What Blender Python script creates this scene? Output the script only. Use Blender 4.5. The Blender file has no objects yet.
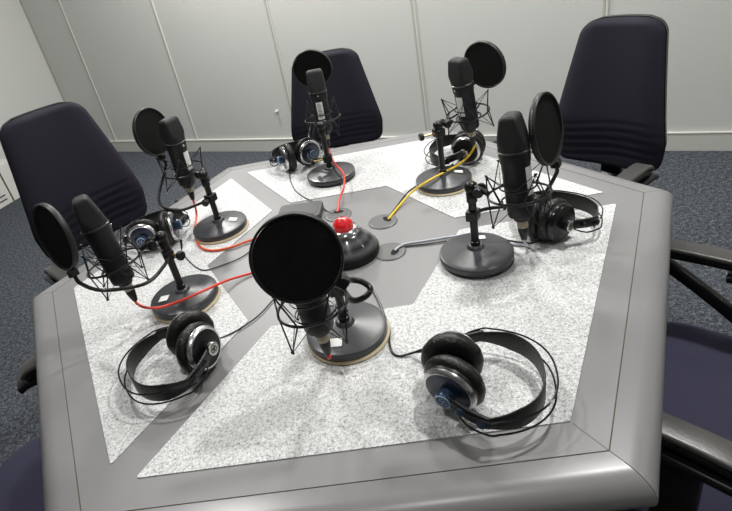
import bpy, math, random
from math import sin, cos, pi, radians
from mathutils import Vector, Matrix
random.seed(7)
scene = bpy.context.scene
COL = scene.collection
TZ = 0.74          # table top height
V = Vector

# ------------------------------------------------------------------ materials
def new_mat(name):
    m = bpy.data.materials.new(name); m.use_nodes = True
    nt = m.node_tree; b = nt.nodes['Principled BSDF']
    return m, nt, b
def rgb(c): return (c[0], c[1], c[2], 1)
def plain(name, col, rough=.5, metal=0, bump=0, scale=200, spec=.5, var=0, coat=0, vscale=8):
    m, nt, b = new_mat(name)
    b.inputs['Base Color'].default_value = rgb(col)
    b.inputs['Roughness'].default_value = rough
    b.inputs['Metallic'].default_value = metal
    b.inputs['Specular IOR Level'].default_value = spec
    b.inputs['Coat Weight'].default_value = coat
    tc = nt.nodes.new('ShaderNodeTexCoord')
    if bump:
        n = nt.nodes.new('ShaderNodeTexNoise'); n.inputs['Scale'].default_value = scale
        n.inputs['Detail'].default_value = 3
        nt.links.new(tc.outputs['Object'], n.inputs['Vector'])
        bp = nt.nodes.new('ShaderNodeBump'); bp.inputs['Strength'].default_value = bump
        bp.inputs['Distance'].default_value = .002
        nt.links.new(n.outputs['Fac'], bp.inputs['Height'])
        nt.links.new(bp.outputs['Normal'], b.inputs['Normal'])
    if var:
        n2 = nt.nodes.new('ShaderNodeTexNoise'); n2.inputs['Scale'].default_value = vscale
        n2.inputs['Detail'].default_value = 4
        nt.links.new(tc.outputs['Object'], n2.inputs['Vector'])
        r = nt.nodes.new('ShaderNodeValToRGB')
        r.color_ramp.elements[0].position = .3; r.color_ramp.elements[1].position = .7
        r.color_ramp.elements[0].color = rgb([x*(1-var) for x in col])
        r.color_ramp.elements[1].color = rgb([min(1, x*(1+var)) for x in col])
        nt.links.new(n2.outputs['Fac'], r.inputs['Fac'])
        nt.links.new(r.outputs['Color'], b.inputs['Base Color'])
    return m
def speckle(name, stops, scale, rough=.95, bump=.4, scale2=None, mixf=.5, stretch=(1,1,1)):
    m, nt, b = new_mat(name)
    tc = nt.nodes.new('ShaderNodeTexCoord'); mp = nt.nodes.new('ShaderNodeMapping')
    mp.inputs['Scale'].default_value = stretch
    nt.links.new(tc.outputs['Object'], mp.inputs['Vector'])
    n = nt.nodes.new('ShaderNodeTexNoise'); n.inputs['Scale'].default_value = scale
    n.inputs['Detail'].default_value = 5; n.inputs['Roughness'].default_value = .7
    nt.links.new(mp.outputs['Vector'], n.inputs['Vector'])
    n2 = nt.nodes.new('ShaderNodeTexNoise'); n2.inputs['Scale'].default_value = scale2 or scale*3
    n2.inputs['Detail'].default_value = 3
    nt.links.new(mp.outputs['Vector'], n2.inputs['Vector'])
    mx = nt.nodes.new('ShaderNodeMix'); mx.data_type = 'FLOAT'; mx.inputs[0].default_value = mixf
    nt.links.new(n.outputs['Fac'], mx.inputs[2]); nt.links.new(n2.outputs['Fac'], mx.inputs[3])
    r = nt.nodes.new('ShaderNodeValToRGB'); cr = r.color_ramp
    while len(cr.elements) < len(stops): cr.elements.new(.5)
    for e, (p, c) in zip(cr.elements, stops): e.position = p; e.color = rgb(c)
    nt.links.new(mx.outputs[0], r.inputs['Fac'])
    nt.links.new(r.outputs['Color'], b.inputs['Base Color'])
    b.inputs['Roughness'].default_value = rough; b.inputs['Specular IOR Level'].default_value = .15
    bp = nt.nodes.new('ShaderNodeBump'); bp.inputs['Strength'].default_value = bump; bp.inputs['Distance'].default_value = .002
    nt.links.new(mx.outputs[0], bp.inputs['Height']); nt.links.new(bp.outputs['Normal'], b.inputs['Normal'])
    return m
def weave(name, c1, c2, scale, rough=.4, alpha=None, coat=0):
    m, nt, b = new_mat(name)
    tc = nt.nodes.new('ShaderNodeTexCoord')
    ck = nt.nodes.new('ShaderNodeTexChecker'); ck.inputs['Scale'].default_value = scale
    ck.inputs['Color1'].default_value = rgb(c1); ck.inputs['Color2'].default_value = rgb(c2)
    nt.links.new(tc.outputs['UV' if alpha is None else 'Object'], ck.inputs['Vector'])
    nt.links.new(ck.outputs['Color'], b.inputs['Base Color'])
    b.inputs['Roughness'].default_value = rough; b.inputs['Coat Weight'].default_value = coat
    if alpha is not None:
        b.inputs['Alpha'].default_value = alpha
        b.inputs['Specular IOR Level'].default_value = .1
    return m
def glow(name, col, strength):
    m, nt, b = new_mat(name)
    b.inputs['Base Color'].default_value = rgb(col)
    b.inputs['Emission Color'].default_value = rgb(col)
    b.inputs['Emission Strength'].default_value = strength
    return m

M = {}
M['laminate'] = plain('grey_laminate', (.212,.211,.213), .42, var=.05, vscale=5, bump=.03, scale=60, spec=.5)
M['edge'] = plain('grey_edge_lacquer', (.220,.218,.222), .30, var=.03, vscale=4, spec=.5)
M['seam'] = plain('brown_seam', (.10,.085,.05), .8)
M['groove'] = plain('grey_groove', (.16,.155,.15), .7)
M['felt'] = speckle('light_felt', [(.37,(.20,.20,.205)),(.45,(.46,.465,.465)),(.52,(.66,.665,.665)),(.62,(.82,.82,.82))], 190, scale2=620, mixf=.5, bump=.35, stretch=(1,1,1))
M['carpet'] = speckle('blue_grey_carpet', [(.38,(.018,.021,.026)),(.5,(.056,.064,.075)),(.63,(.18,.19,.21))], 60, scale2=170, mixf=.5, bump=.8)
M['wall'] = plain('wall_panel', (.62,.625,.60), .55, var=.02, vscale=1.5, bump=.04, scale=40, spec=.3)
M['skirting'] = plain('skirting_paint', (.60,.60,.56), .5, spec=.4)
M['profile'] = plain('seam_profile', (.47,.47,.42), .4, spec=.4)
M['profile_light'] = plain('seam_profile_light', (.66,.66,.62), .35)
M['ceiling'] = plain('ceiling_white', (.75,.75,.74), .9)
M['white'] = plain('white_paint', (.72,.72,.68), .4)
M['sticker'] = plain('white_sticker', (.85,.85,.84), .5)
M['print'] = plain('sticker_print', (.12,.12,.12), .6)
M['black'] = plain('black_plastic', (.007,.007,.0075), .34, bump=.05, scale=300, spec=.35)
M['black_gloss'] = plain('black_gloss', (.008,.008,.009), .15)
M['black_metal'] = plain('black_metal', (.008,.008,.0085), .30, spec=.4)
M['black_leather'] = plain('black_leather', (.009,.0085,.0085), .38, bump=.5, scale=220, spec=.4)
M['mic_body'] = plain('mic_charcoal', (.011,.0115,.013), .42, metal=0, bump=.08, scale=500, spec=.38)
M['mic_grille'] = plain('mic_grille_mesh', (.013,.0135,.014), .5, bump=.5, scale=1400, spec=.4)
M['band'] = plain('mic_band', (.12,.12,.12), .3, metal=.7)
M['stand_base'] = plain('base_paint', (.042,.044,.049), .30, bump=.10, scale=450, spec=.5)
M['rubber'] = plain('cream_rubber', (.62,.52,.34), .7)
M['brass'] = plain('brass', (.65,.48,.22), .3, metal=.9)
M['wire'] = plain('black_wire', (.012,.012,.012), .35)
M['elastic'] = plain('black_elastic', (.015,.015,.015), .8)
M['popmesh'] = weave('pop_mesh', (.016,.016,.016), (.006,.006,.006), 700, rough=.8, alpha=.965)
M['poprim'] = plain('pop_rim', (.016,.016,.016), .45, spec=.4)
M['silver'] = plain('brushed_silver', (.62,.62,.63), .25, metal=1, bump=.1, scale=300)
M['chrome'] = plain('chrome', (.8,.8,.8), .12, metal=1)
M['navy'] = plain('navy_cap', (.010,.020,.048), .28, spec=.6)
M['navy_light'] = plain('navy_hub', (.030,.055,.11), .3, metal=.3)
M['pale'] = plain('pale_cap', (.42,.42,.36), .4)
M['ltblue'] = plain('pale_blue_ring', (.30,.42,.60), .35)
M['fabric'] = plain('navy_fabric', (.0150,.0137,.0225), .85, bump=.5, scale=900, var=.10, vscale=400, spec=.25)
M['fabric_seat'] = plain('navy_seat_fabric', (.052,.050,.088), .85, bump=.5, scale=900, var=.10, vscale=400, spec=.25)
M['arm'] = plain('arm_pad', (.055,.053,.050), .33, bump=.12, scale=260, spec=.6)
M['red_cable'] = plain('red_cable', (.74,.055,.030), .4)
M['orange_cable'] = plain('orange_cable', (.80,.11,.035), .4)
M['yellow_cable'] = plain('yellow_cable', (.80,.55,.02), .4)
M['white_cable'] = plain('white_cable', (.50,.52,.58), .4)
M['grommet'] = plain('grommet_grey', (.105,.105,.105), .4)
M['hole'] = plain('hole_black', (.004,.004,.004), .9)
M['boxgrey'] = plain('box_grey', (.055,.055,.06), .5)
M['cream_tape'] = plain('cream_tape', (.45,.40,.28), .6)
# carbon weave: fine diagonal checks along the cone
def carbon():
    m, nt, b = new_mat('carbon_weave')
    tc = nt.nodes.new('ShaderNodeTexCoord'); mp = nt.nodes.new('ShaderNodeMapping')
    mp.inputs['Rotation'].default_value = (0, 0, radians(45)); mp.inputs['Scale'].default_value = (5.0, .8, 1)
    nt.links.new(tc.outputs['UV'], mp.inputs['Vector'])
    ck = nt.nodes.new('ShaderNodeTexChecker'); ck.inputs['Scale'].default_value = 1
    ck.inputs['Color1'].default_value = (.10,.10,.11,1); ck.inputs['Color2'].default_value = (.006,.006,.006,1)
    nt.links.new(mp.outputs['Vector'], ck.inputs['Vector'])
    nt.links.new(ck.outputs['Color'], b.inputs['Base Color'])
    b.inputs['Roughness'].default_value = .28; b.inputs['Coat Weight'].default_value = .6
    return m
M['carbon'] = carbon()
def red_dome():
    m, nt, b = new_mat('red_dome')
    b.inputs['Base Color'].default_value = (.75,.008,.012,1)
    b.inputs['Roughness'].default_value = .08; b.inputs['Coat Weight'].default_value = 1
    b.inputs['Transmission Weight'].default_value = .25
    b.inputs['Emission Color'].default_value = (.9,.01,.01,1); b.inputs['Emission Strength'].default_value = .12
    return m
M['dome'] = red_dome()

# ------------------------------------------------------------------ mesh builder
class MB:
    def __init__(s): s.v=[]; s.f=[]; s.m=[]; s.uv=[]; s.cur=0
    def add(s, vs, fs, mi=None):
        o=len(s.v); s.v+= [tuple(x) for x in vs]
        for f in fs: s.f.append([i+o for i in f]); s.m.append(s.cur if mi is None else mi)
    def loft(s, rings, c0=True, c1=True, closed=True):
        n=len(rings[0]); vs=[p for r in rings for p in r]; fs=[]
        for i in range(len(rings)-1):
            for j in range(n if closed else n-1):
                a=i*n+j; b=i*n+(j+1)%n
                fs.append([a,b,b+n,a+n])
        if c0: fs.append(list(range(n))[::-1])
        if c1: fs.append([(len(rings)-1)*n+j for j in range(n)])
        s.add(vs,fs); return s
    def box(s, c, d, mat=None):
        mat = mat or Matrix.Identity(4); c=V(c)
        vs=[mat@(c+V((x*d[0]/2,y*d[1]/2,z*d[2]/2))) for x in(-1,1) for y in(-1,1) for z in(-1,1)]
        s.add(vs,[[0,1,3,2],[4,6,7,5],[0,4,5,1],[2,3,7,6],[0,2,6,4],[1,5,7,3]]); return s
    def tube(s, pts, r, n=8, cap=True, closed=False):
        pts=[V(p) for p in pts]; N=len(pts)
        rad = r if isinstance(r,(list,tuple)) else [r]*N
        T=[]
        for i in range(N):
            if closed: t=pts[(i+1)%N]-pts[i-1]
            else: t=pts[min(i+1,N-1)]-pts[max(i-1,0)]
            T.append(t.normalized() if t.length>1e-9 else V((0,0,1)))
        u=T[0].orthogonal().normalized(); rings=[]
        for i in range(N):
            u=(u-T[i]*u.dot(T[i])); u = u.normalized() if u.length>1e-6 else T[i].orthogonal().normalized()
            w=T[i].cross(u)
            rings.append([pts[i]+(u*cos(2*pi*j/n)+w*sin(2*pi*j/n))*rad[i] for j in range(n)])
        if closed: 
            # close with best matching rotation
            last=rings[-1]; best=min(range(n), key=lambda k:(rings[0][k]-last[0]).length)
            rings.append([rings[0][(best+j)%n] for j in range(n)])
            s.loft(rings, False, False)
        else: s.loft(rings, cap, cap)
        return s
    def lathe(s, prof, n=32, mat=None, c0=False, c1=False):
        mat = mat or Matrix.Identity(4)
        rings=[[mat@V((r*cos(2*pi*j/n), r*sin(2*pi*j/n), z)) for j in range(n)] for r,z in prof]
        s.loft(rings, c0, c1); return s
    def torus(s, R, r, mat=None, n=40, k=8, sx=1, sy=1):
        mat = mat or Matrix.Identity(4)
        return s.tube([mat@V((R*sx*cos(2*pi*i/n), R*sy*sin(2*pi*i/n), 0)) for i in range(n)], r, k, closed=True)
    def sweep(s, pts, prof, up=V((0,0,1)), scales=None):
        """rectangular-ish profile [(a,b)] with a along side, b along up"""
        pts=[V(p) for p in pts]; N=len(pts); rings=[]
        for i in range(N):
            t=(pts[min(i+1,N-1)]-pts[max(i-1,0)]).normalized()
            side=t.cross(up).normalized(); u=side.cross(t).normalized()
            k=scales[i] if scales else (1,1)
            rings.append([pts[i]+side*a*k[0]+u*b*k[1] for a,b in prof])
        s.loft(rings); return s
    def build(s, name, mat, parent=None, smooth=True, origin=None, angle=40, bevel=0, subsurf=0):
        me=bpy.data.meshes.new(name)
        M_inv = None
        vs=s.v
        if parent is not None:
            inv=parent_world(parent).inverted(); vs=[inv@V(p) for p in vs]
        elif origin is not None:
            vs=[V(p)-V(origin) for p in vs]
        me.from_pydata([tuple(p) for p in vs],[],s.f)
        mats = mat if isinstance(mat,(list,tuple)) else [mat]
        for m in mats: me.materials.append(m)
        for p,mi in zip(me.polygons,s.m): p.material_index=mi; p.use_smooth=smooth
        me.validate(); me.update()
        o=bpy.data.objects.new(name,me); COL.objects.link(o)
        if parent is not None: o.parent=parent
        elif origin is not None: o.location=origin
        if smooth:
            bm_fix(me)
            try: me.set_sharp_from_angle(angle=radians(angle))
            except Exception: pass
        else: bm_fix(me)
        if bevel:
            b=o.modifiers.new('bevel','BEVEL'); b.width=bevel; b.segments=2; b.limit_method='ANGLE'
        if subsurf:
            b=o.modifiers.new('sub','SUBSURF'); b.levels=subsurf; b.render_levels=subsurf
        return o
import bmesh
def bm_fix(me):
    bm=bmesh.new(); bm.from_mesh(me); bmesh.ops.recalc_face_normals(bm, faces=bm.faces); bm.to_mesh(me); bm.free()
def parent_world(o):
    m=Matrix.Identity(4)
    chain=[]
    while o is not None: chain.append(o); o=o.parent
    for c in reversed(chain): m = m @ (Matrix.Translation(c.location) @ c.rotation_euler.to_matrix().to_4x4())
    return m
def tag(o, label, cat, group=None, kind=None):
    if kind: o['kind']=kind
    if label: o['label']=label
    if cat: o['category']=cat
    if group: o['group']=group
    return o
def thing(name, label, cat, loc, rz=0, group=None):
    o=bpy.data.objects.new(name,None); COL.objects.link(o); o.empty_display_size=.05
    o.location=loc; o.rotation_euler=(0,0,rz); return tag(o,label,cat,group)
def struct(mb, name, mat, **k):
    o=mb.build(name,mat,**k); o['kind']='structure'; return o
def spline(P, k=8, closed=False):
    P=[V(p) for p in P]; out=[]; n=len(P)
    for i in range(n-1 if not closed else n):
        if closed: a,b,c,d=P[i-1],P[i],P[(i+1)%n],P[(i+2)%n]
        else:
            b,c=P[i],P[i+1]; a=P[i-1] if i else b*2-c; d=P[i+2] if i+2<n else c*2-b
        for j in range(k):
            t=j/k
            out.append(.5*((2*b)+(c-a)*t+(2*a-5*b+4*c-d)*t*t+(3*b-a-3*c+d)*t**3))
    if not closed: out.append(P[-1])
    return out
def frame(origin, z, x=None):
    z=V(z).normalized()
    x = V(x) if x is not None else z.orthogonal()
    x=(x-z*x.dot(z)).normalized(); y=z.cross(x)
    m=Matrix((x,y,z)).transposed().to_4x4(); m.translation=V(origin); return m
def rrect(w, h, r, n=5):
    """rounded rectangle outline, counter-clockwise"""
    out=[]
    for cx,cy,a0 in ((w/2-r,h/2-r,0),(-w/2+r,h/2-r,90),(-w/2+r,-h/2+r,180),(w/2-r,-h/2+r,270)):
        for i in range(n+1):
            a=radians(a0+90*i/n); out.append((cx+r*cos(a), cy+r*sin(a)))
    return out

# ------------------------------------------------------------------ room
s_dir=V((cos(radians(-29.82)), sin(radians(-29.82)),0)); n_in=V((s_dir.y,-s_dir.x,0))   # into the room
if n_in.dot(V((0,-1,0)))<0: n_in=-n_in
W0=V((-1.143,3.241,0))
corner=W0+s_dir*(-1.45)
HC=2.65
l_dir=V((-.37,-.93,0)).normalized()        # left wall runs towards the viewer
l_in=V((-l_dir.y,l_dir.x,0))
if l_in.dot(V((1,0,0)))<0: l_in=-l_in
LEN=6.8; LL=7.2
cR=corner+s_dir*LEN; cL=corner+l_dir*LL; cF=cR+(-s_dir.cross(V((0,0,1))))*0
f_dir=V((n_in.x,n_in.y,0))
cB=cR+f_dir*7.0
def quad_wall(name, a, b, inn, mat, h=HC, th=.12):
    mb=MB(); o=-inn*th
    base=[a,b,b+o,a+o]
    mb.add([p for p in base]+[p+V((0,0,h)) for p in base],[[0,1,2,3],[4,5,6,7],[0,1,5,4],[1,2,6,5],[2,3,7,6],[3,0,4,7]])
    return struct(mb,name,mat,smooth=False)
quad_wall('wall_back', corner, cR, n_in, M['wall'])
quad_wall('wall_left', corner, cL, l_in, M['wall'])
quad_wall('wall_right', cR, cB, -s_dir, M['wall'])
fd=(cB-cL); fn=V((-fd.y,fd.x,0)).normalized()
quad_wall('wall_front', cL, cB, fn if fn.y>0 else -fn, M['wall'])
poly=[corner,cR,cB,cL]
mb=MB(); 
ctr=sum(poly,V((0,0,0)))/4
ex=[p+(p-ctr).normalized()*.2 for p in poly]
mb.add([p+V((0,0,0)) for p in ex]+[p+V((0,0,-.1)) for p in ex],[[0,1,2,3],[4,5,6,7],[0,1,5,4],[1,2,6,5],[2,3,7,6],[3,0,4,7]])
struct(mb,'floor',M['carpet'],smooth=False)
mb=MB(); mb.add([p+V((0,0,HC)) for p in ex]+[p+V((0,0,HC+.1)) for p in ex],[[0,1,2,3],[4,5,6,7],[0,1,5,4],[1,2,6,5],[2,3,7,6],[3,0,4,7]])
struct(mb,'ceiling',M['ceiling'],smooth=False)
def strip(name, a, b, inn, z0, z1, th, mat, off=0):
    mb=MB(); o=inn*th; a=a+inn*off; b=b+inn*off
    base=[a,b,b+o,a+o]
    mb.add([p+V((0,0,z0)) for p in base]+[p+V((0,0,z1)) for p in base],[[0,1,2,3],[4,5,6,7],[0,1,5,4],[1,2,6,5],[2,3,7,6],[3,0,4,7]])
    return struct(mb,name,mat,smooth=False,bevel=.002)
strip('baseboard_back', corner, cR, n_in, 0, .098, .014, M['skirting'])
strip('trim_16', corner, cR, n_in, .098, .106, .017, M['profile_light'])
strip('baseboard_left', corner+n_in*0.02, cL, l_in, 0, .098, .014, M['skirting'])
k=1
for i in range(6):
    s=-.965+1.0032*i; p=W0+s_dir*s
    wide = .013
    strip('trim_%d'%k, p-s_dir*wide/2, p+s_dir*wide/2, n_in, .106, HC, .004, M['profile']); k+=1
    strip('trim_%d'%k, p+s_dir*(wide/2+.001), p+s_dir*(wide/2+.013), n_in, .106, HC, .007, M['profile_light']); k+=1
strip('trim_%d'%k, corner+l_in*.001+s_dir*.0, corner+s_dir*.03, n_in, .106, HC, .006, M['profile']); k+=1
# low service housing along the left wall, with dark vent slots
a0=V((-2.7085,3.1543,0.0000)); a1=V((-2.5971,2.9796,0.0000))
hd=l_dir; p0=a0
hs=thing('service_housing','low white housing with dark vent slots projecting from the left wall','wall housing',tuple(p0),0)
q0=p0; q1=p0+l_dir*.9; wth=.17
mb=MB(); base=[q0+l_in*wth,q1+l_in*wth,q1-l_in*.0,q0-l_in*.0]
mb.add([p for p in base]+[p+V((0,0,.30)) for p in base],[[0,1,2,3],[4,5,6,7],[0,1,5,4],[1,2,6,5],[2,3,7,6],[3,0,4,7]])
mb.build('cover',M['white'],hs,smooth=False,bevel=.003)
g0=q0+l_in*wth+l_dir*.17
mb=MB(); base=[g0,g0+l_dir*.012,g0+l_dir*.012+l_in*.003,g0+l_in*.003]
mb.add([p for p in base]+[p+V((0,0,.30)) for p in base],[[0,1,2,3],[4,5,6,7],[0,1,5,4],[1,2,6,5],[2,3,7,6],[3,0,4,7]])
mb.build('joint_strip',M['seam'],hs,smooth=False)
for z in (.040,.075):
    g=g0+l_dir*.05
    mb=MB(); base=[g,g+l_dir*.55,g+l_dir*.55+l_in*.003,g+l_in*.003]
    mb.add([p+V((0,0,z)) for p in base]+[p+V((0,0,z+.010)) for p in base],[[0,1,2,3],[4,5,6,7],[0,1,5,4],[1,2,6,5],[2,3,7,6],[3,0,4,7]])
    mb.build('vent_slot',M['boxgrey'],hs,smooth=False)
# little coat hook on the back wall
hp=W0+s_dir*.917+V((0,0,.319))+n_in*.0
mb=MB(); fm=frame(hp,n_in); mb.lathe([(.0,0),(.011,0),(.011,.004),(.006,.006),(.006,.02),(.009,.022),(.009,.027),(0,.028)],16,fm)
tag(mb.build('wall_peg',M['white'],origin=tuple(hp)),'tiny pale peg low on the back wall beside the middle chair','wall peg')

# ------------------------------------------------------------------ table
TH0=-63.14
def hv(k,R): a=radians(TH0+60*k); return V((R*cos(a),R*sin(a),0))   # 0=front right ... 5=front left
R_IN,R_FELT,R_SEAM,R_OUT=.297,.6285,.6838,.7454
W=.0553
table=thing('hexagonal_table','grey laminate hexagonal studio table with light felt inlays and rounded edge','table',(0,0,0))
# core panel inside the seam
mb=MB(); n=6
rs=R_SEAM-.0015
mb.add([hv(i,rs)+V((0,0,TZ)) for i in range(6)]+[hv(i,rs)+V((0,0,TZ-.028)) for i in range(6)],[list(range(6)),list(range(6,12))]+[[i,(i+1)%6,(i+1)%6+6,i+6] for i in range(6)])
mb.build('tabletop',M['laminate'],table,smooth=False)
# filler visible in the joints
mb=MB(); 
mb.add([hv(i,R_SEAM+.02)+V((0,0,TZ-.0012)) for i in range(6)]+[hv(i,R_SEAM-.01)+V((0,0,TZ-.0012)) for i in range(6)],[[i,(i+1)%6,(i+1)%6+6,i+6] for i in range(6)])
mb.build('joint_filler',M['seam'],table,smooth=False)
# six rounded edge segments
a_in=R_SEAM*cos(pi/6); a_out=R_OUT*cos(pi/6); HR=.026
prof=[(a_in+.0003,TZ)]
for i in range(15):
    t=i/14*pi
    prof.append((a_out-HR*1.25+HR*1.25*sin(t), TZ-HR*(1-cos(t))))
prof+=[(a_in,TZ-2*HR)]
for i in range(6):
    d=(hv(i,1)+hv((i+1)%6,1)).normalized(); sd=V((-d.y,d.x,0))
    rings=[]
    for e in (-1,1):
        rings.append([d*a+sd*(e*(a*math.tan(pi/6)-.0006))+V((0,0,z)) for a,z in prof])
    mb=MB(); mb.loft(rings); mb.build('edge_segment',M['edge'],table,angle=35)
# mitre groove between felt corner and seam at the two closed corners
for kk in (0,2,4):
    p=hv(kk,R_FELT+.003); q=hv(kk,R_SEAM); sd=V((-(q-p).y,(q-p).x,0)).normalized()*.0004
    mb=MB(); mb.add([p+sd,q+sd,q-sd,p-sd],[[0,1,2,3]]); mb.v=[(x,y,TZ+.0004) for x,y,z in mb.v]
    mb.build('mitre_line',M['groove'],table,smooth=False)
def felt_round(pts, r=.0035):
    out=[]; n=len(pts)
    for i in range(n):
        p=pts[i]; a=(pts[i-1]-p).normalized(); b=(pts[(i+1)%n]-p).normalized()
        ang=a.angle(b); d=min(r/math.tan(ang/2),.010) if ang>.1 else r
        p0=p+a*d; p1=p+b*d
        for t in (0,.25,.5,.75,1):
            out.append(p0*(1-t)**2+p*2*t*(1-t)+p1*t*t)
    return out
def shifted(k,nb,R):
    v=hv(k,R); q=hv(nb%6,R); return v+(q-v).normalized()*(W/2)/sin(radians(60))
for c in (0,2,4):
    a=(c-1)%6; b=(c+1)%6
    ring=[hv(c,R_FELT),shifted(b,c,R_FELT),shifted(b,c,R_IN),hv(c,R_IN),shifted(a,c,R_IN),shifted(a,c,R_FELT)]
    pr_=felt_round(ring)
    N=len(pr_)
    mb=MB()
    # split to two convex halves along the corner diagonal keeps the cap faces simple
    top=[p+V((0,0,TZ+.0015)) for p in pr_]; bot=[p+V((0,0,TZ-.001)) for p in pr_]
    mb.add(top+bot,[list(range(N))]+[[i,(i+1)%N,(i+1)%N+N,i+N] for i in range(N)])
    o=mb.build('felt_inlay',M['felt'],table,smooth=False)
    bmx=bmesh.new(); bmx.from_mesh(o.data); bmesh.ops.triangulate(bmx,faces=[f for f in bmx.faces if len(f.verts)>4]); bmx.to_mesh(o.data); bmx.free()
# grommets
GR=.139
for i in range(6):
    a=radians(26+58*i if i<4 else 26+60*i); 
    c={0:(.125,.060),1:(.022,.140),5:(.121,-.075)}.get(i,(GR*cos(a),GR*sin(a)))
    mb=MB(); m=Matrix.Translation((c[0],c[1],TZ))
    mb.lathe([(.0345,0),(.0345,.0015),(.032,.003),(.028,.0028),(.0,.0026)],36,m)
    g=mb.build('cable_grommet',M['grommet'],table)
    d=V((c[0],c[1],0)).normalized(); hc=V((c[0],c[1],TZ+.0031))+d*.012
    mb=MB(); fmx=frame(hc,(0,0,1),V((-d.y,d.x,0)))
    mb.add([fmx@V((.014*cos(t*pi/9),.008*sin(t*pi/9),0)) for t in range(18)],[list(range(18))])
    mb.build('cable_hole',M['hole'],g,smooth=False)
# pedestal
mb=MB()
mb.add([hv(i,.27)+V((0,0,0.0)) for i in range(6)]+[hv(i,.27)+V((0,0,TZ-.06)) for i in range(6)],[list(range(6)),list(range(6,12))]+[[i,(i+1)%6,(i+1)%6+6,i+6] for i in range(6)])
mb.build('pedestal',M['laminate'],table,smooth=False)
mb=MB()
mb.add([hv(i,R_SEAM)+V((0,0,TZ-.028)) for i in range(6)]+[hv(i,R_SEAM)+V((0,0,TZ-.06)) for i in range(6)],[list(range(6)),list(range(6,12))]+[[i,(i+1)%6,(i+1)%6+6,i+6] for i in range(6)])
mb.build('underframe',M['boxgrey'],table,smooth=False)

# ------------------------------------------------------------------ studio beacon
BC=V((0.0339,-0.0475,0.7400)); BC.z=TZ+.0005
bea=thing('signal_lamp','black carbon-patterned cone lamp with red dome at the table centre','signal lamp',tuple(BC))
m=Matrix.Translation(BC)@Matrix.Diagonal((1,1,.80,1))
mb=MB(); mb.lathe([(.066,0),(.068,.002),(.068,.018),(.066,.021),(0,.021)],48,m,c0=True); mb.build('lamp_base',M['black'],bea)
mb=MB(); N=64; prf=[(.066,.021),(.0655,.024),(.058,.036),(.047,.051),(.038,.0635),(.033,.069),(.030,.070)]
mb.lathe(prf,N,m); o=mb.build('lamp_cone',M['carbon'],bea)
uvl=o.data.uv_layers.new(name='UVMap')
for poly_ in o.data.polygons:
    for li in poly_.loop_indices:
        co=o.data.vertices[o.data.loops[li].vertex_index].co
        ang=math.atan2(co.y,co.x)/(2*pi)
        if poly_.center.y>0 and False: pass
        cen=math.atan2(poly_.center.y,poly_.center.x)/(2*pi)
        if ang-cen>.5: ang-=1
        if cen-ang>.5: ang+=1
        uvl.data[li].uv=(ang*32, co.z*100)
mb=MB(); mb.lathe([(.031,.069),(.033,.071),(.031,.075),(.0265,.079),(.0235,.0815),(.0225,.0815),(0,.0815)],40,m); rg=mb.build('chrome_ring',M['chrome'],bea)
for i in range(10):
    a=2*pi*i/10; mb=MB(); p=BC+V((.0293*cos(a),.0293*sin(a),.0763*.80))
    mb.box((0,0,0),(.006,.0012,.0028),frame(p,V((cos(a),sin(a),1.1)),V((-sin(a),cos(a),0)))@Matrix.Identity(4)); mb.build('index_mark',M['black'],rg,smooth=False)
mb=MB(); mb.lathe([(.0222,.081),(.0215,.086),(.0225,.090),(.0203,.0980),(.0150,.1055),(.0078,.1100),(0,.1112)],40,m)
mb.build('red_dome',M['dome'],bea)
# flat grey box
bxp=V((-0.0734,0.1753,0.7400))
cb=thing('connection_box','flat dark grey box lying on the table behind the largest pop filter','box',(bxp.x,bxp.y,TZ+.0005),radians(-8))
mb=MB(); mm=parent_world(cb)
pr2=rrect(.115,.085,.012)
mb.loft([[mm@V((x*k1,y*k1,z)) for x,y in pr2] for k1,z in ((1,0),(1,.013),(.985,.0155),(.97,.0165))]); mb.build('case',M['boxgrey'],cb)
mb=MB(); mb.loft([[mm@V((x*k1,y*k1,z)) for x,y in rrect(.095,.062,.01)] for k1,z in ((1,.0163),(.99,.0173))]); mb.build('lid_panel',M['boxgrey'],cb)

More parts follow.
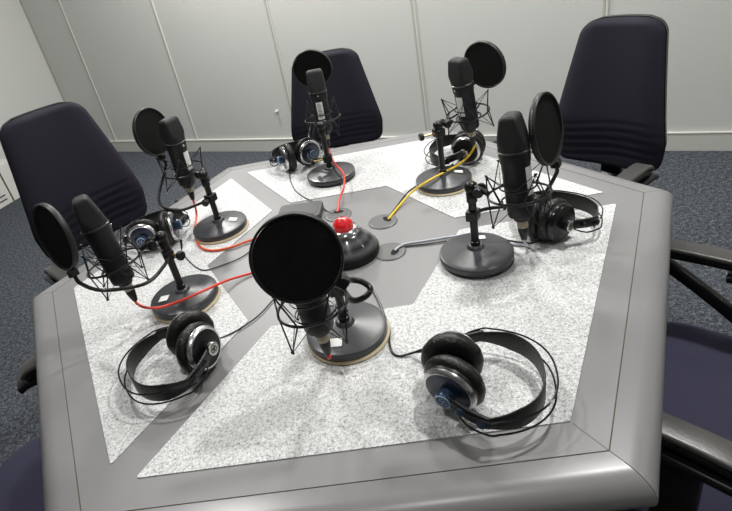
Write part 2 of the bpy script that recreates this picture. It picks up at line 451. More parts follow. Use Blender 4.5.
# ------------------------------------------------------------------ microphone rigs
def catenate(P,k=8): return spline(P,k)
seatword={1:'behind left',2:'far middle',3:'far right',4:'right',5:'front',6:'left'}
RIG={
1:dict(foot=(-.285,.184),az=147,B=(-.351,.256,.860),top=(-.342,.248,1.040),pop=(1.0,.262),pc=(152.5,132),ph=.262,paz=147,ptilt=0,
  ls='round-based table microphone stand on the back left felt, an orange cable looped round its base',
  lm='charcoal studio microphone with white label before the back left chair',
  lp='round black pop filter in front of the panelled wall, left of the back left microphone',band=1,stick=(.03,-.012,0),knob=(.104,-1),clamp=.095),
2:dict(foot=(.019,.379),az=87,B=(.026,.470,.853),top=(.029,.482,1.033),pc=(312.3,69.2),ph=.268,
  ls='round-based table microphone stand in front of the middle back chair, red cable on it',
  lm='charcoal studio microphone with a printed white label, before the middle back chair',
  lp='round black pop filter overlapping the middle back chair',stick=None,knob=(.035,1),clamp=.06),
3:dict(foot=(.304,.193),az=27,B=(.393,.234,.863),top=(.373,.226,1.042),pc=(484.4,64.8),ph=.245,
  ls='round-based table microphone stand at the back right, yellow cable passing over its base',
  lm='charcoal studio microphone on the back right, fed by the yellow cable',
  lp='round black pop filter against the blank wall right of the middle chair',stick=(.03,.0,0),knob=(.145,1),clamp=.14),
4:dict(foot=(.281,-.163),az=-33,B=(.348,-.230,.862),top=(.342,-.208,1.041),pc=(546.6,129),ph=.253,
  ls='round-based table microphone stand on the right felt, white cable behind its pole',
  lm='large charcoal studio microphone on the right, before the right-hand back chair',
  lp='narrow-looking dark pop filter seen edge-on before the right-hand back chair',stick=(.03,.02,0),knob=None,clamp=.10),
5:dict(foot=(.010,-.314),az=-93,B=(-.021,-.415,.851),top=(-.030,-.400,1.030),pc=(296.6,258.6),ph=.262,
  ls='round-based table microphone stand nearest the viewer, half hidden by the largest pop filter',
  lm='charcoal studio microphone hanging behind the largest pop filter',
  lp='largest round black pop filter facing the viewer at the front',stick=(-.02,.02,0),knob=None,clamp=.10),
6:dict(foot=(-.320,-.112),az=207,B=(-.403,-.156,.846),top=(-.424,-.141,1.025),pc=(54.4,237.3),ph=.258,
  ls='round-based table microphone stand on the left felt with a red cable crossing its base',
  lm='tilted charcoal studio microphone at the far left, red cable plugged in below',
  lp='dark pop filter at the far left edge, seen half edge-on before the left chair',stick=(.02,-.03,0),knob=(.125,-1),clamp=.118),
}
POPC={1:V((-0.4061,0.2941,1.0020)),2:V((0.0222,0.6430,1.0020)),3:V((0.4679,0.3352,0.9850)),4:V((0.4106,-0.1874,0.9930)),5:V((-0.0208,-0.4609,1.0020)),6:V((-0.4521,-0.2166,0.9900))}
POPN={1: (-0.907, 0.404, -0.122), 2: (0.155, 0.978, 0.139), 3: (0.806, 0.586, 0.087), 4: (0.732, -0.659, 0.174), 5: (-0.051, -0.969, 0.242), 6: (-0.625, -0.771, 0.122)}
STICK={1:(.038,-5),3:(.040,3),4:(.040,62),5:(.046,-115),6:(.040,200)}
XLR={}
for k in (1,2,3,4,5,6):
    d=RIG[k]; az=radians(d['az']); o=V((cos(az),sin(az),0)); sd=V((-sin(az),cos(az),0))
    F=V((d['foot'][0],d['foot'][1],TZ)); z0=TZ+.0017
    st=thing('microphone_stand',d['ls'],'microphone stand',(F.x,F.y,z0),0,'table microphone stands')
    mt=Matrix.Translation((F.x,F.y,z0))
    rr_=.0727 if k in (1,3,5,6) else .0690; mb=MB(); mb.lathe([(0.0,0),(rr_-.002,0),(rr_,.0015),(rr_,.0035),(rr_-.002,.0055),(.0,.0055)],56,mt@Matrix.Translation((.0012,-.0012,0))); mb.build('rubber_ring',M['rubber'] if k in (1,3,5,6) else M['black'],st)
    mb=MB(); mb.lathe([(0,.0052),(.0685,.0052),(.0705,.007),(.0705,.0165),(.0695,.0185),(.0665,.0195),(.060,.0205),(.030,.026),(.017,.0285),(.0145,.033),(.0125,.0345),(0,.035)],72,mt)
    bs=mb.build('base',M['stand_base'],st,angle=28)
    # small mark on the rim of the base
    toc=V((.0614-F.x,-1.026-F.y,0)).normalized()
    toc=(Matrix.Rotation(radians(28),3,'Z')@toc)
    mb=MB(); fm=frame(V((F.x,F.y,z0+.0118))+toc*.0706,toc,toc.cross(V((0,0,1)))*-1)
    for i,(xx,ww) in enumerate(((-.006,.004),(-.001,.004),(.004,.0035))): mb.box((xx,0,0),(ww*.8,.002,.0006),fm)
    mb.build('maker_mark',M['grommet'],bs,smooth=False)
    if k in STICK:
        rr,aa=STICK[k]; aa=radians(aa); c=V((F.x+rr*cos(aa),F.y+rr*sin(aa),z0+.0264-(rr-.03)*.18))
        nn=V((.18*cos(aa),.18*sin(aa),1)); fm=frame(c,nn,(cos(radians(-10)),sin(radians(-10)),0))
        mb=MB(); mb.box((0,0,.0004),(.021,.017,.0005),fm); mb.build('sticker',M['sticker'],bs,smooth=False)
    mb=MB(); mb.lathe([(.0075,.030),(.0075,.148),(0,.148)],20,mt); mb.lathe([(.0095,.034),(.0095,.042),(.0078,.043)],20,mt)
    mb.lathe([(.0095,.128),(.0100,.129),(.0100,.149),(.0085,.151)],20,mt)
    mb.build('pole',M['black_metal'],st)
    # swivel head
    hz=z0+.158; Hd=V((F.x,F.y,hz))
    mb=MB(); mb.lathe([(0,.148),(.008,.149),(.0115,.153),(.0125,.159),(.0110,.165),(.006,.169),(0,.170)],24,mt)
    sw=mb.build('swivel',M['black'],st)
    B=V(d['B']); Tp=V(d['top']); ax=(Tp-B).normalized(); L=(Tp-B).length
    fx=(o-ax*o.dot(ax)).normalized(); MF=frame(B,ax,fx)      # local: z up the microphone, x outwards
    ringc=B+ax*.040
    RR=.052
    rim_pt=ringc-fx*RR
    mb=MB(); mb.tube(spline([Hd,Hd+(rim_pt-Hd)*.35+V((0,0,.003)),rim_pt],5),.0052,10); 
    mb.build('mount_arm',M['black_metal'],st)
    kc=Hd+(rim_pt-Hd)*.5; mb=MB(); fk=frame(kc-sd*.014,sd); mb.lathe([(0,0),(.0085,0),(.0095,.002),(.0095,.008),(.006,.010),(.006,.020),(.0095,.022),(.0095,.027),(0,.028)],18,fk); mb.build('locking_knob',M['black'],st)
    # shock mount cage
    RM=frame(ringc,ax,fx)
    mb=MB(); mb.torus(RR,.0022,RM,n=48,k=8)
    mb.torus(.0305,.0016,RM@Matrix.Translation((0,0,-.012)),n=36,k=6); mb.torus(.0300,.0016,RM@Matrix.Translation((0,0,.014)),n=36,k=6)
    sm=mb.build('shock_mount',M['black_metal'],st)
    for i in range(4):
        a=radians(45+90*i)
        for up in (1,-1):
            a2=a
            tip=RM@V((.056*cos(a2),.056*sin(a2),.048*up)) if up>0 else RM@V((.056*cos(a2),.056*sin(a2),-.047))
            l=RM@V((RR*cos(a2-.42),RR*sin(a2-.42),0)); r=RM@V((RR*cos(a2+.42),RR*sin(a2+.42),0))
            mb=MB(); mb.tube([l,tip,r],.0014,6)
            mb.tube([tip+(RM.to_3x3()@V((-.0025*sin(a2),.0025*cos(a2),0))),tip-(RM.to_3x3()@V((-.0025*sin(a2),.0025*cos(a2),0)))],.0019,6); mb.build('cage_wire',M['wire'],sm)
            q1=RM@V((.030*cos(a2-.75),.030*sin(a2-.75),.014*up)); q2=RM@V((.030*cos(a2+.75),.030*sin(a2+.75),.014*up))
            el=MB(); el.tube([q1,tip,q2],.0008,5); el.build('suspension_cord',M['elastic'],sm)
    # ---------------- microphone
    mic=thing('studio_microphone',d['lm'],'microphone',tuple(B),0,'studio microphones')
    mb=MB(); zb=L-.063
    mb.lathe([(0,-.002),(.018,-.002),(.0215,.000),(.0228,.004),(.0232,.02),(.0238,zb-.022),(.0252,zb-.018),(.0258,zb-.004),(.0258,zb)],44,MF)
    mb.build('body',M['mic_body'],mic)
    mb=MB(); mb.lathe([(.0256,zb-.001),(.0270,zb),(.0270,zb+.0022),(.0256,zb+.003)],44,MF); mb.build('band',M['band'],mic)
    if k==2 or k==4 or k==1 or k==3 or k==5 or k==6:
        mb=MB(); mb.tube([MF@V((-.0250,0,zb-.008)),MF@V((-.0272,0,zb-.008))],.003,12); mb.build('screw',M['silver'],mic)
    rings=[]
    for t in (0,.08,.2,.35,.5,.65,.8,.90,.95,.985,1.0):
        z=zb+.003+ (.060)*t
        e=0 if t<.90 else (t-.90)/.10
        w=.0520*(1-.13*t)-.009*e*e; dp=.0520-.0250*t-.010*e*e
        r=.026*(1-min(1,t*2.6))+.0065*min(1,t*2.6)
        r=min(r,min(w,dp)/2*.999)
        rings.append([MF@V((y,x,z)) for x,y in rrect(w,dp,r,6)])
    mb=MB(); mb.loft(rings,False,True); mb.build('grille',M['mic_grille'],mic,angle=50)
    # neck + connector
    mb=MB(); mb.lathe([(0,-.010),(.0115,-.010),(.0135,-.009),(.0155,-.002),(.0155,.0)],28,MF); mb.build('neck',M['black'],mic)
    # label strip on the side of the body
    if k in (1,2,3,4):
        la={1:190,2:176,3:190,4:344}[k]; la=radians(la)
        # angle measured from the outward axis
        n_=26; w_=.40
        pts=[]; 
        zt=zb-.026; zl=zt-.050
        rrr=.0242
        mb=MB(); rows=[]
        for zz in (zt,zl): rows.append([MF@V((rrr*cos(la+w_*(j/6-1)),rrr*sin(la+w_*(j/6-1)),zz)) for j in range(13)])
        mb.loft(rows,False,False,closed=False); lab=mb.build('label',M['sticker'],mic)
        mb=MB()
        for j in range(10):
            z_=zt-.004-.0044*j; ww=.26 if j%3 else .16
            rw=[[MF@V(((rrr+.0003)*cos(la+ww*(q/4-1)),(rrr+.0003)*sin(la+ww*(q/4-1)),zz)) for q in range(9)] for zz in (z_,z_-.0014)]
            mb.loft(rw,False,False,closed=False)
        if k==2: mb.build('label_print',M['print'],lab)
    # ---------------- pop filter
    P=POPC[k]; pn=V(POPN[k]).normalized(); 
    pop=thing('pop_filter',d['lp'],'pop filter',tuple(P),0,'pop filters')
    PF=frame(P,pn,V((0,0,1)))      # local x = up along the disc
    PR=.0625 if k!=5 else .0605
    mb=MB(); mb.lathe([(PR-.0035,-.0045),(PR-.001,-.0052),(PR,-.004),(PR,.004),(PR-.001,.0052),(PR-.0035,.0045),(PR-.0035,-.0045)],64,PF); rim=mb.build('rim',M['poprim'],pop)
    if k in (4,):
        mb=MB()
        for j in range(9):
            a=radians(-8+j*4.2)+pi*0; sgn=1
            # faint lettering block on the outer face of the rim
            fm=PF@Matrix.Rotation(a+radians(50)*1,4,'Z')@Matrix.Translation((PR+.0002,0,0))
            mb.box((0,0,0),(.0004,.0034,.0028),fm)
        mb.build('rim_lettering',M['grommet'],rim,smooth=False)
    mb=MB(); mb.lathe([(0,.0009),(PR-.004,.0009)],64,PF); mb.lathe([(0,-.0009),(PR-.004,-.0009)],64,PF); mb.build('mesh_screen',M['popmesh'],pop)
    # attachment point on the rim: low, turned to the gooseneck side
    dn=(PF.to_3x3()@V((-1,0,0))); sv=(sd-pn*sd.dot(pn)).normalized()
    phi=radians({1:8,2:8,3:42,4:8,5:52,6:20}[k])
    av=(dn*cos(phi)+sv*sin(phi)).normalized(); Q=P+av*(PR+.004)
    mb=MB(); fm=frame(Q,av,pn); mb.box((0,0,.002),(.016,.015,.014),fm); mb.build('rim_clip',M['black'],pop,bevel=.002)
    cz=d['clamp']; G0=V((F.x,F.y,z0+cz))
    e=Q-F; e.z=0; eo=e.dot(o)
    if k==5:
        P_=[G0+sd*.008, V((0.0320,-0.3610,0.8480)), V((0.0513,-0.3713,0.8560)), V((0.0637,-0.3639,0.8640)), V((0.0515,-0.3509,0.8720)), V((0.0313,-0.3658,0.8900)), Q+av*.006]
    else:
        P_=[G0+sd*.008, G0+sd*.034+o*.018+V((0,0,-.004)), G0+sd*.062+o*.062+V((0,0,-.008)),
            G0+sd*.060+o*(eo*.80)+V((0,0,.012)), Q+av*.022-o*.004+V((0,0,-.004)), Q+av*.006]
    mb=MB(); mb.tube(spline(P_,8),.0048 if k==5 else .0036,9); mb.build('gooseneck',M['black_metal'],pop)
    mb=MB(); fm=frame(G0,(0,0,1),sd); mb.box((0,0,0),(.026,.022,.020),fm); mb.build('pole_clamp',M['black'],pop,bevel=.002)
    if d['knob']:
        kd=-1
        kdir={1:V((-.35,-.93,0)),2:V((-1,-.1,0)),3:V((-1,-.15,0)),6:V((.85,-.5,0))}[k].normalized()
        k0=V((F.x,F.y,z0+cz))
        ln={1:.022,2:.040,3:.040,6:.030}[k]
        mb=MB(); mb.tube([k0+kdir*.008,k0+kdir*ln],.0028,10); mb.build('clamp_screw',M['brass'],pop)
        mb=MB(); fk=frame(k0+kdir*ln,kdir); pr3=[(.0085+.0006*(j%2),0) for j in range(24)]
        rings=[[fk@V(((rad_+.0007*(j%2))*cos(2*pi*j/24),(rad_+.0007*(j%2))*sin(2*pi*j/24),z)) for j in range(24)] for rad_,z in ((.008,0),(.009,.0015),(.009,.0085),(.008,.010))]
        mb.loft(rings); mb.build('clamp_knob',M['black'],pop)
    XLR[k]=(B-ax*.010, ax)

# ------------------------------------------------------------------ cables
def cable(name,k,pts,mat,label,r=.0028,plug=True,group='microphone cables'):
    X,ax=XLR[k]
    e=X-ax*.041
    c=thing(name,label,'cable',tuple(e),0,group)
    MFx=frame(X,-ax)
    if plug:
        mb=MB(); mb.lathe([(0,-.001),(.0092,0),(.0095,.002),(.0095,.013),(.0088,.014)],24,MFx); mb.build('plug_collar',M['cream_tape'],c)
        mb=MB(); mb.lathe([(.0090,.013),(.0090,.020),(.0082,.024),(.0055,.037),(.0042,.040),(0,.041)],24,MFx); mb.build('plug',M['black'],c)
    P=[X-ax*.037,X-ax*.047]+[V(p) for p in pts]
    mb=MB(); mb.tube(spline(P,9),r,9); mb.build('cord',mat,c)
    return c
zc=TZ+.0050
cable('microphone_cable',1,[(-0.3628,0.2730,0.7600),(-0.3575,0.1953,0.7450),(-0.3307,0.1128,0.7450),(-0.2931,0.0771,0.7450),(-0.2430,0.0747,0.7450),(-0.1872,0.0919,0.7450),(-0.1046,0.0840,0.7450),(-0.0631,0.0613,0.7430)],M['orange_cable'],'orange microphone cable curling round the back left stand base')
cable('microphone_cable',2,[(0.0352,0.3756,0.7850),(0.0538,0.3127,0.7760),(0.0500,0.2393,0.7700),(0.0338,0.2054,0.7540),(0.0216,0.1511,0.7430)],M['red_cable'],'red microphone cable dropping over the middle back stand base')
cable('microphone_cable',3,[(0.3902,0.2591,0.7760),(0.3495,0.2181,0.7740),(0.2933,0.1789,0.7760),(0.2503,0.1602,0.7700),(0.2143,0.1532,0.7560),(0.1763,0.1181,0.7450),(0.1376,0.0614,0.7430)],M['yellow_cable'],'yellow microphone cable running from the back right stand into the grommet')
cable('microphone_cable',4,[(0.3829,-0.1630,0.7480),(0.3592,-0.1412,0.7450),(0.3256,-0.1080,0.7450),(0.3009,-0.0793,0.7450),(0.2519,-0.0707,0.7450),(0.1988,-0.0672,0.7450),(0.1537,-0.0647,0.7450),(0.1306,-0.0778,0.7430)],M['white_cable'],'white microphone cable running behind the right stand into the grommet')
cable('microphone_cable',5,[(-0.0206,-0.3852,0.7660)],M['red_cable'],'short red cable end below the front microphone')
cable('microphone_cable',6,[(-0.3737,-0.1788,0.7880),(-0.3477,-0.1697,0.7760),(-0.3030,-0.1573,0.7760),(-0.2666,-0.1341,0.7730),(-0.2303,-0.0831,0.7540),(-0.1864,-0.0599,0.7450),(-0.1086,-0.0409,0.7450),(-0.0707,-0.0349,0.7430)],M['red_cable'],'red microphone cable crossing the left stand base')

# ------------------------------------------------------------------ headphones
def headphones(px, ang, tL, tR, label, style, gap=.050, capmat='navy', roll=0, H=.118, dL=0, dR=0):
    """px=(x,y) between the cups; ang = direction the headband points; tL/tR = how far each cup turns its outer face away from the band"""
    hp_=thing('headphones',label,'headphones',(px[0],px[1],TZ+.0017),radians(ang)-pi/2,'studio headphones')
    Wm=parent_world(hp_)@Matrix.Rotation(radians(roll),4,'Y')
    CR=.0435
    hubs=[]
    for sgn,toe,dz in ((-1,tL,dL),(1,tR,dR)):
        c=Wm@V((sgn*gap/2,0,CR))
        ax=(Wm.to_3x3()@V((sgn*cos(radians(toe)),-sin(radians(toe)),sin(radians(dz))))).normalized()    # outer face direction
        fm=frame(c,ax,V((0,0,1)))
        # ear pad
        prof=[(.017,-.008),(.019,-.016),(.025,-.0200),(.032,-.0210),(.039,-.0185),(.0430,-.012),(.0435,-.005),(.0405,-.001),(.0365,.001)]
        n=72; rings=[]
        for r_,z_ in prof:
            rings.append([fm@V(((r_+(.0008*(abs(sin(j*pi*14/ n))) if r_>.033 else 0))*cos(2*pi*j/n),(r_+(.0008*(abs(sin(j*pi*14/n))) if r_>.033 else 0))*sin(2*pi*j/n),z_)) for j in range(n)])
        mb=MB(); mb.loft(rings,False,False); mb.build('ear_pad',M['black_leather'],hp_,angle=60)
        mb=MB(); mb.lathe([(0,-.009),(.0175,-.0085),(.0175,-.006)],40,fm); mb.build('ear_cloth',M['hole'],hp_)
        mb=MB(); mb.lathe([(.0345,-.004),(.0378,-.002),(.0380,.006),(.0370,.0085),(.034,.009)],56,fm); cup=mb.build('ear_cup',M['black'],hp_)
        mb=MB(); mb.lathe([(.0374,.0050),(.0384,.0068),(.0370,.0105),(.0338,.0130),(.0322,.0128)],56,fm); mb.build('rim_ring' if style=='dark' else 'silver_ring',M['black_gloss' if style=='dark' else 'silver'],cup)
        mb=MB(); mb.lathe([(.0328,.0120),(.0315,.0126),(.027,.0133),(.015,.0145),(0,.0145)],56,fm); mb.build('cup_plate',M['navy' if style=='navy' else 'black'],cup)
        # small vent dots round the ring
        hub=c+ax*.0145
        mb=MB(); fh=frame(hub,ax,V((0,0,1))); mb.lathe([(.0115,0),(.0115,.007),(.0125,.008),(.0125,.0130),(.0115,.0142),(.0106,.0145)],36,fh); hb=mb.build('hub',M['navy_light' if style=='navy' else 'black'],hp_)
        mb=MB(); mb.lathe([(.0116,.0140),(.0108,.0152),(.0097,.0152),(.0093,.0142)],36,fh); mb.build('hub_ring',M['ltblue' if style=='navy' else 'silver'],hb)
        mb=MB(); mb.lathe([(0,.0145),(.0097,.0145)],36,fh); mb.build('hub_cap',M['navy' if style=='navy' else 'pale'],hb)
        # emblem: three interlocking rounded triangles
        mb=MB()
        for q in range(3):
            a=2*pi*q/3; mb.tube([fh@V((.0030*cos(a)+.0038*cos(a+t*pi*2/8),.0030*sin(a)+.0038*sin(a+t*pi*2/8),.0150)) for t in range(8)],.00055,5,closed=True)
        mb.build('emblem',M['ltblue' if style=='navy' else 'black'],hb)
        hubs.append((hub+ax*.006,ax))
    # headband: slider plates, leather strap, two wire bows
    zb=.033
    loc=lambda p: Wm@V(p)
    inv=Wm.inverted()
    hl=inv@hubs[0][0]; hr=inv@hubs[1][0]
    Wd=.080
    def arc(wd,h,z,n=28,y0=.035,hz=None):
        P=[]
        for i in range(n+1):
            t=pi*i/n; c_=cos(t); s_=sin(t)
            P.append(V((-wd*(abs(c_)**.85)*(1 if c_>0 else -1), y0+(h-y0)*(s_**.9), z)))
        return P
    A=arc(Wd,H,zb)
    A[0]=V((-Wd,.033,zb)); A[-1]=V((Wd,.033,zb))
    mb=MB(); prf=[(x,y) for x,y in rrect(.0026,.034,.0012,2)]
    sc=[(1,.45+.55*min(1,min(i,len(A)-1-i)/5)) for i in range(len(A))]
    mb.sweep([loc(p) for p in A],prf,up=Wm.to_3x3()@V((0,0,1)),scales=sc); st_=mb.build('headband',M['black_leather'],hp_,angle=50)
    for sgn,hh in ((-1,hl),(1,hr)):
        # slider block between hub and strap
        p0=V((hh.x+sgn*.002,hh.y,hh.z)); p1=V((sgn*(Wd+.001),.045,zb+.002))
        if (p1-p0).length<.02: p1.y+=.03
        mid=(p0+p1)/2+V((sgn*.004,0,0))
        mb=MB(); mb.sweep([loc(p) for p in spline([p0,mid,p1],4)],rrect(.007,.019,.003,3),up=Wm.to_3x3()@V((0,0,1))); sl=mb.build('slider',M['black'],hp_,angle=50)
        for q,t in enumerate((.38,.85)):
            c=p0*(1-t)+p1*t+V((sgn*.005,0,.0)); outd=(Wm.to_3x3()@V((sgn,-.35,.15))).normalized()
            mb=MB(); mb.lathe([(0,0),(.0058,0),(.0058,.005),(.0045,.006),(0,.006)],20,frame(loc(c),outd)); mb.build('slider_button',M['navy_light' if style=='navy' else 'black_gloss'],sl)
        mb=MB(); c=p0*.45+p1*.55+V((sgn*.0048,0,.006)); dv=(p1-p0).normalized()
        mb.box((0,0,0),(.012,.0016,.0012),frame(loc(c),Wm.to_3x3()@V((0,0,1)),Wm.to_3x3()@dv)); mb.build('slider_print',M['pale'],sl,smooth=False)
    for zz,wd,h in ((zb+.010,Wd+.008,H+.016),(zb-.012,Wd+.008,H+.014)):
        A2=arc(wd,h,zz,y0=.03)
        A2=[V((hl.x-.004,hl.y+.008,(hl.z+zz)/2)),V(((hl.x-wd)/2-.006,.018,zz))]+A2[1:-1]+[V(((hr.x+wd)/2+.006,.018,zz)),V((hr.x+.004,hr.y+.008,(hr.z+zz)/2))]
        mb=MB(); mb.tube([loc(p) for p in spline(A2,3)],.0014,7); mb.build('bow_wire',M['black_gloss'],hp_)
    return hp_,hubs
HP={}
HP['front_right']=headphones((.153,-.481),-15,0,24,'black headphones with navy caps on the front right felt corner, band to the right','navy',H=.121,dR=-4,dL=-6,gap=.056)
HP['front_left']=headphones((-.252,-.305),-148,30,-4,'black headphones with a pale round cap on the left felt, band pointing left','plain',H=.116,dL=10,dR=-4,gap=.058)
HP['left_back']=headphones((-.436,.158),113,66,16,'headphones with navy caps behind the tilted left microphone','navy',gap=.066)
HP['back_mid']=headphones((-.073,.502),100,8,70,'headphones standing left of the middle back stand, near cup facing out','navy',gap=.070)
HP['back_right']=headphones((.403,.302),150,-2,10,'black headphones behind the yellow-cabled stand','plain',H=.104)
HP['right']=headphones((.428,-.136),43,5,14,'black headphones lying behind the right microphone, band arching to the right','dark',H=.106)
def hcable(pts,label,r=.0014,mat='wire',jack=None):
    P=[V(p) for p in pts]
    c=thing('headphone_cable',label,'cable',tuple(P[0]),0,'headphone cables')
    mb=MB(); mb.tube(spline(P,9),r,7); mb.build('cord',M[mat],c)
    d=(P[1]-P[0]).normalized()
    mb=MB(); mb.tube([P[0]-d*.004,P[0]+d*.008,P[0]+d*.020],[.0030,.0030,.0017],10); mb.build('strain_relief',M['black'],c)
    return c
zt=TZ+.0032
hcable([(0.1268,-0.4043,0.7600),(0.1085,-0.3932,0.7480),(0.0890,-0.3898,0.7432),(0.0792,-0.3802,0.7432),(0.0772,-0.3556,0.7432),(0.0821,-0.3238,0.7432),(0.0800,-0.2906,0.7432),(0.0759,-0.2485,0.7432),(0.0696,-0.2089,0.7432),(0.0618,-0.1762,0.7432),(0.0325,-0.1449,0.7430)],'black headphone cable snaking past the front stand base',r=.0019)
hcable([(-0.2544,-0.2797,0.7520),(-0.2356,-0.2614,0.7432),(-0.2046,-0.2505,0.7432),(-0.1721,-0.2279,0.7432),(-0.1503,-0.2039,0.7432),(-0.1243,-0.1634,0.7432),(-0.0919,-0.1287,0.7432),(-0.0665,-0.1079,0.7432)],'thin black headphone cable from the pale-capped headphones toward the centre')
hcable([(-0.3694,0.1103,0.7700),(-0.3734,0.1030,0.7460),(-0.3427,0.0456,0.7432),(-0.3026,-0.0030,0.7432),(-0.2628,-0.0001,0.7432),(-0.2176,0.0181,0.7432),(-0.1773,0.0528,0.7432),(-0.0948,0.0637,0.7432)],'thin black headphone cable between the two left stands')
hcable([(-0.1089,0.4820,0.7500),(-0.1028,0.4015,0.7432),(-0.0871,0.3299,0.7432),(-0.0642,0.2793,0.7432),(-0.0318,0.2269,0.7432),(-0.0070,0.1745,0.7432),(0.0096,0.1451,0.7430)],'thin black headphone cable from the middle back headphones to the grommet')
hcable([(0.3464,0.2738,0.7520),(0.2825,0.2370,0.7432),(0.2459,0.2156,0.7432),(0.2081,0.1834,0.7432),(0.1657,0.1153,0.7432),(0.1357,0.0648,0.7430)],'black headphone cable running alongside the yellow cable',r=.0017)
hcable([(0.4280,-0.1490,0.7480),(0.4029,-0.1471,0.7432),(0.3894,-0.1458,0.7432),(0.3609,-0.1248,0.7432),(0.3294,-0.0959,0.7432),(0.2982,-0.0879,0.7432),(0.2490,-0.0815,0.7432),(0.1967,-0.0761,0.7432),(0.1570,-0.0693,0.7432),(0.1265,-0.0763,0.7430)],'black headphone cable running alongside the white cable',r=.0017)

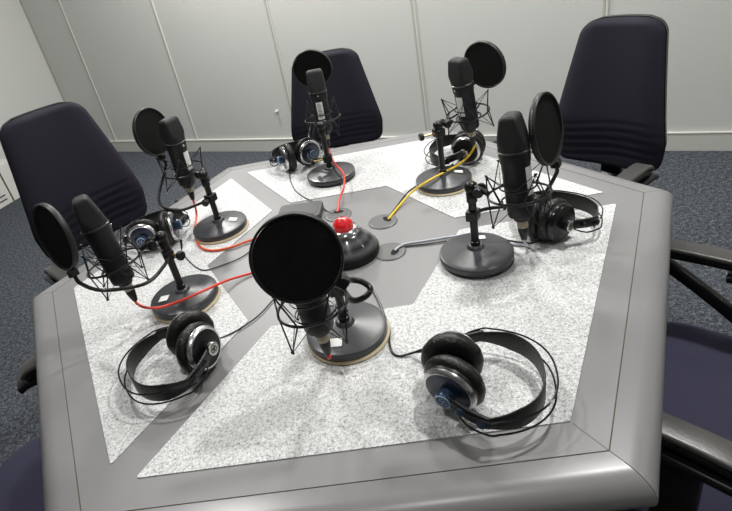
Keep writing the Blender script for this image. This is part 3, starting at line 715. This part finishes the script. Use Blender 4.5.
# ------------------------------------------------------------------ chairs
def chair(p, az, label, wk=.90, z0=.56, z1=.97, yo=0, armz=0):
    p=V((p[0],p[1],0)); rz=radians(az)-pi/2
    c=thing('office_chair',label,'chair',(p.x,p.y,0),rz,'office chairs round the table')
    Mx=parent_world(c)
    X=lambda x,y,z: Mx@V((x,y,z))
    # backrest: rounded trapezoid front cushion with stitched ripples, dark shell behind
    def outline(z):      # half width at height z
        t=(z-z0)/(z1-z0)
        w=.205+.018*sin(min(1,t/.35)*pi/2)-.075*max(0,(t-.22)/.78)**1.0
        if t>.90: w-= .060*(1-math.sqrt(max(0,1-((t-.90)/.10)**2)))
        if t<.08: w-= .045*(1-math.sqrt(max(0,1-((.08-t)/.08)**2)))
        return w*wk
    def yb(z):
        t=(z-z0)/(z1-z0); return .225+yo+.10*t**1.3+.025*(1-math.cos(min(1,t/.4)*pi))*-.5+.02
    NZ,NX=72,20
    rows=[]
    for i in range(NZ+1):
        z=z0+(z1-z0)*i/NZ; w=outline(z); row=[]
        t=i/NZ
        for j in range(NX+1):
            u=-1+2*j/NX
            edge=1-abs(u)**6
            endt=min(1,min(t,1-t)/.035); endf=math.sqrt(max(0,1-(1-endt)**2))
            rip=0
            zz=(z-z0)/(z1-z0)+.035*u*u-.02*sin(u*2.2)
            for zr in (.10,.16,.22,.28,.34):
                rip-=.0028*math.exp(-((zz-zr)/.008)**2)
            y=yb(z)-.030*edge*endf+rip*-1*edge+.030*(u*u)*-.6
            row.append(X(u*w,y,z))
        rows.append(row)
    mb=MB(); mb.loft(rows,False,False,closed=False)
    fr=mb
    # back side of the cushion
    rows2=[[X((-1+2*j/NX)*outline(z0+(z1-z0)*i/NZ)*.995,yb(z0+(z1-z0)*i/NZ)+.012-.018*(-1+2*j/NX)**2,z0+(z1-z0)*i/NZ) for j in range(NX+1)] for i in range(NZ+1)]
    mb.loft(rows2,False,False,closed=False)
    # join borders
    n1=NX+1; off2=(NZ+1)*n1
    fcs=[]
    for i in range(NZ):
        for j in (0,NX): fcs.append([i*n1+j,(i+1)*n1+j,off2+(i+1)*n1+j,off2+i*n1+j])
    for j in range(NX):
        for i in (0,NZ): fcs.append([i*n1+j,i*n1+j+1,off2+i*n1+j+1,off2+i*n1+j])
    for f in fcs: mb.f.append(f); mb.m.append(0)
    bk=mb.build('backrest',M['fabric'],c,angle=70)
    # shell
    mb=MB(); ra=[];rb=[]
    for i in range(0,NZ+1):
        z=z0+(z1-z0)*i/NZ; w=outline(z)+.0025
        zz=z+(.0025 if i==NZ else (-.0025 if i==0 else 0))
        ra.append([X(u*w,yb(z)+.010-.018*u*u,zz) for u in (-1,-.8,-.4,0,.4,.8,1)]); rb.append([X(u*w*.97,yb(z)+.030-.016*u*u,zz) for u in (-1,-.8,-.4,0,.4,.8,1)])
    rings=[a_+b_[::-1] for a_,b_ in zip(ra,rb)]; mb.loft(rings); mb.build('back_shell',M['black'],bk,angle=50)
    # spine
    mb=MB(); mb.sweep([X(0,.05,.41),X(0,.20+yo,.41),X(0,.285+yo,.46),X(0,.295+yo,.66)],rrect(.07,.02,.006,3),up=(Mx.to_3x3()@V((0,-.3,1)))); mb.build('spine',M['black'],c,angle=50)
    # seat
    mb=MB(); so=[]
    N=40
    def seatout(k,drop):
        P=[]
        for i in range(N):
            t=2*pi*i/N; cx,sx=cos(t),sin(t)
            e=.34
            x=.245*k*(abs(cx)**e)*(1 if cx>0 else -1); y=.235*k*(abs(sx)**e)*(1 if sx>0 else -1)-.02
            fz=-.035*max(0,(-y-.13)/.12)**1.5 if y<-.13 else 0
            P.append(X(x,y,drop+fz))
        return P
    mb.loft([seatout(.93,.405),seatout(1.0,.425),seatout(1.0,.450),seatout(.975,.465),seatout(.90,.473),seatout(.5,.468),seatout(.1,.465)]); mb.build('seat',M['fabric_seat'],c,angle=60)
    mb=MB(); mb.loft([seatout(.70,.375),seatout(.90,.385),seatout(.93,.405)]); mb.build('seat_pan',M['black'],c,angle=50)
    # arms: flat pad over a slanting loop, with a T-topped post
    for s in (-1,1):
        x=s*.232
        pts=[X(x,.068,.640+armz),X(x,.052,.652+armz),X(x,.0,.657+armz),X(x,-.10,.657+armz),X(x,-.20,.654+armz),X(x,-.255,.646+armz)]
        mb=MB(); mb.sweep(spline(pts,6),rrect(.044,.012,.0055,4),up=Mx.to_3x3()@V((0,0,1)),scales=None); ar=mb.build('armrest',M['arm'],c,angle=60)
        mb=MB(); mb.sweep(spline([X(x,.062,.634+armz),X(x,.0,.644+armz),X(x,-.12,.644+armz),X(x,-.245,.637+armz)],6),rrect(.040,.014,.005,3),up=Mx.to_3x3()@V((0,0,1))); mb.build('arm_underside',M['black'],ar,angle=50)
        mb=MB(); mb.sweep([X(x+s*.004,.085,.612+armz),X(x+s*.004,.07,.618+armz),X(x+s*.004,-.06,.622+armz),X(x+s*.004,-.085,.616+armz)],rrect(.048,.016,.006,3),up=Mx.to_3x3()@V((0,0,1))); mb.sweep([X(x+s*.004,-.03,.62+armz),X(x+s*.006,-.03,.52+armz),X(x+s*.006,-.025,.43+armz),X(x*.8,-.02,.392+armz),X(x*.4,-.02,.388+armz)],rrect(.060,.030,.008,3),up=Mx.to_3x3()@V((s,0,.2))); mb.build('arm_bracket',M['black'],ar,angle=50)
        mb=MB(); mb.sweep(spline([X(x,-.245,.635+armz),X(x+s*.004,-.16,.585+armz),X(x+s*.006,-.06,.515+armz),X(x+s*.006,-.03,.48+armz)],5),rrect(.026,.024,.007,3),up=Mx.to_3x3()@V((s,0,0))); mb.build('arm_strut',M['black'],ar,angle=50)
    # column, five star base, castors
    mb=MB(); mc=Mx@Matrix.Translation((0,0,0)); mb.lathe([(.028,.38),(.028,.24),(.036,.235),(.036,.10),(.045,.09),(.045,.06)],24,mc); mb.build('gas_column',M['black_metal'],c)
    mb=MB()
    for i in range(5):
        b=2*pi*i/5+.3; 
        mb.sweep([X(.02*cos(b),.02*sin(b),.09),X(.16*cos(b),.16*sin(b),.085),X(.28*cos(b),.28*sin(b),.068)],rrect(.045,.028,.008,3),up=V((0,0,1)),scales=[(1,1),(.85,.9),(.6,.6)])
    mb.build('star_base',M['black'],c,angle=50)
    for i in range(5):
        b=2*pi*i/5+.3; cc=X(.275*cos(b),.275*sin(b),.028); dd=(Mx.to_3x3()@V((-sin(b),cos(b),0)))
        mb=MB(); mb.lathe([(0,-.022),(.022,-.022),(.027,-.018),(.027,-.004),(.010,-.003),(.010,.003),(.027,.004),(.027,.018),(.022,.022),(0,.022)],24,frame(cc,dd)); mb.tube([cc+V((0,0,.0)),cc+V((0,0,.035))],.007,8); mb.build('caster',M['black'],c)
    return c
chair((.655,.375),36,'dark navy office chair behind the right microphones, tallest against the blank wall',wk=.80,yo=.09,z0=.51,z1=.965,armz=.012)
chair((.045,.88),86,'dark navy office chair in the middle of the far side of the table',wk=.88,z1=.945,armz=-.06)
chair((-.655,.465),134,'dark navy office chair at the far left with ribbed lower back',z0=.57,z1=1.04,yo=.03)
chair((.643,-.420),-49,'office chair cut off at the right edge, seat and both arms beside the table')
chair((-.56,-.30),207,'office chair at the lower left corner, mostly hidden by the table')

# ------------------------------------------------------------------ lights
def downlight(x,y,power,label,size=.14,col=(1,.97,.92)):
    c=thing('ceiling_lamp',label,'lamp',(x,y,HC),0,'ceiling lamps')
    mb=MB(); mt=Matrix.Translation((x,y,HC)); mb.lathe([(size*.62,0),(size*.62,-.012),(size*.52,-.014),(size*.50,-.004),(0,-.004)],32,mt); mb.build('lamp_ring',M['white'],c)
    mb=MB(); mb.lathe([(0,-.006),(size*.5,-.006)],32,mt); mb.build('diffuser',M['lampglow'],c)
    ld=bpy.data.lights.new('lamp_light','AREA'); ld.shape='DISK'; ld.size=size; ld.energy=power; ld.color=col
    lo=bpy.data.objects.new('lamp_light',ld); lo.location=(0,0,-.02); COL.objects.link(lo); lo.parent=c
M['lampglow']=glow('lamp_glow',(1,.97,.92),6)
downlight(.95,.12,50,'round ceiling lamp above the right side of the table',col=(1,.985,.955))
downlight(-.80,.42,34,'round ceiling lamp above the left side of the table',col=(1,.985,.955))
downlight(.1,-1.2,13,'round ceiling lamp above the viewer',col=(1,.985,.955))
downlight(-.7,2.3,85,'round ceiling lamp near the back wall on the left',.3,col=(1,.985,.955))
downlight(.6,1.6,55,'round ceiling lamp near the back wall on the right',.3,col=(1,.985,.955))
downlight(2.6,-.6,12,'round ceiling lamp on the far right of the room',.3,col=(1,.985,.955))

world=bpy.data.worlds.new('World'); scene.world=world; world.use_nodes=True
world.node_tree.nodes['Background'].inputs[0].default_value=(.05,.05,.05,1)

# ------------------------------------------------------------------ camera
cd=bpy.data.cameras.new('camera'); cam=bpy.data.objects.new('camera',cd); COL.objects.link(cam)
cd.sensor_fit='HORIZONTAL'; cd.sensor_width=36; cd.lens=25.7597
cd.shift_x=0.04797; cd.shift_y=-0.05608; cd.clip_start=.02
r_=V((0.979696,-0.051606,-0.193734)); u_=V((0.195736,0.455372,0.868518)); f_=V((-0.043400,0.888804,-0.456227))
mm=Matrix((r_,u_,-f_)).transposed().to_4x4(); mm.translation=V((0.061381,-1.026457,1.344298)); cam.matrix_world=mm
scene.camera=cam
scene.view_settings.view_transform='Standard'; scene.view_settings.look='None'
scene.view_settings.exposure=-0.84; scene.view_settings.gamma=1
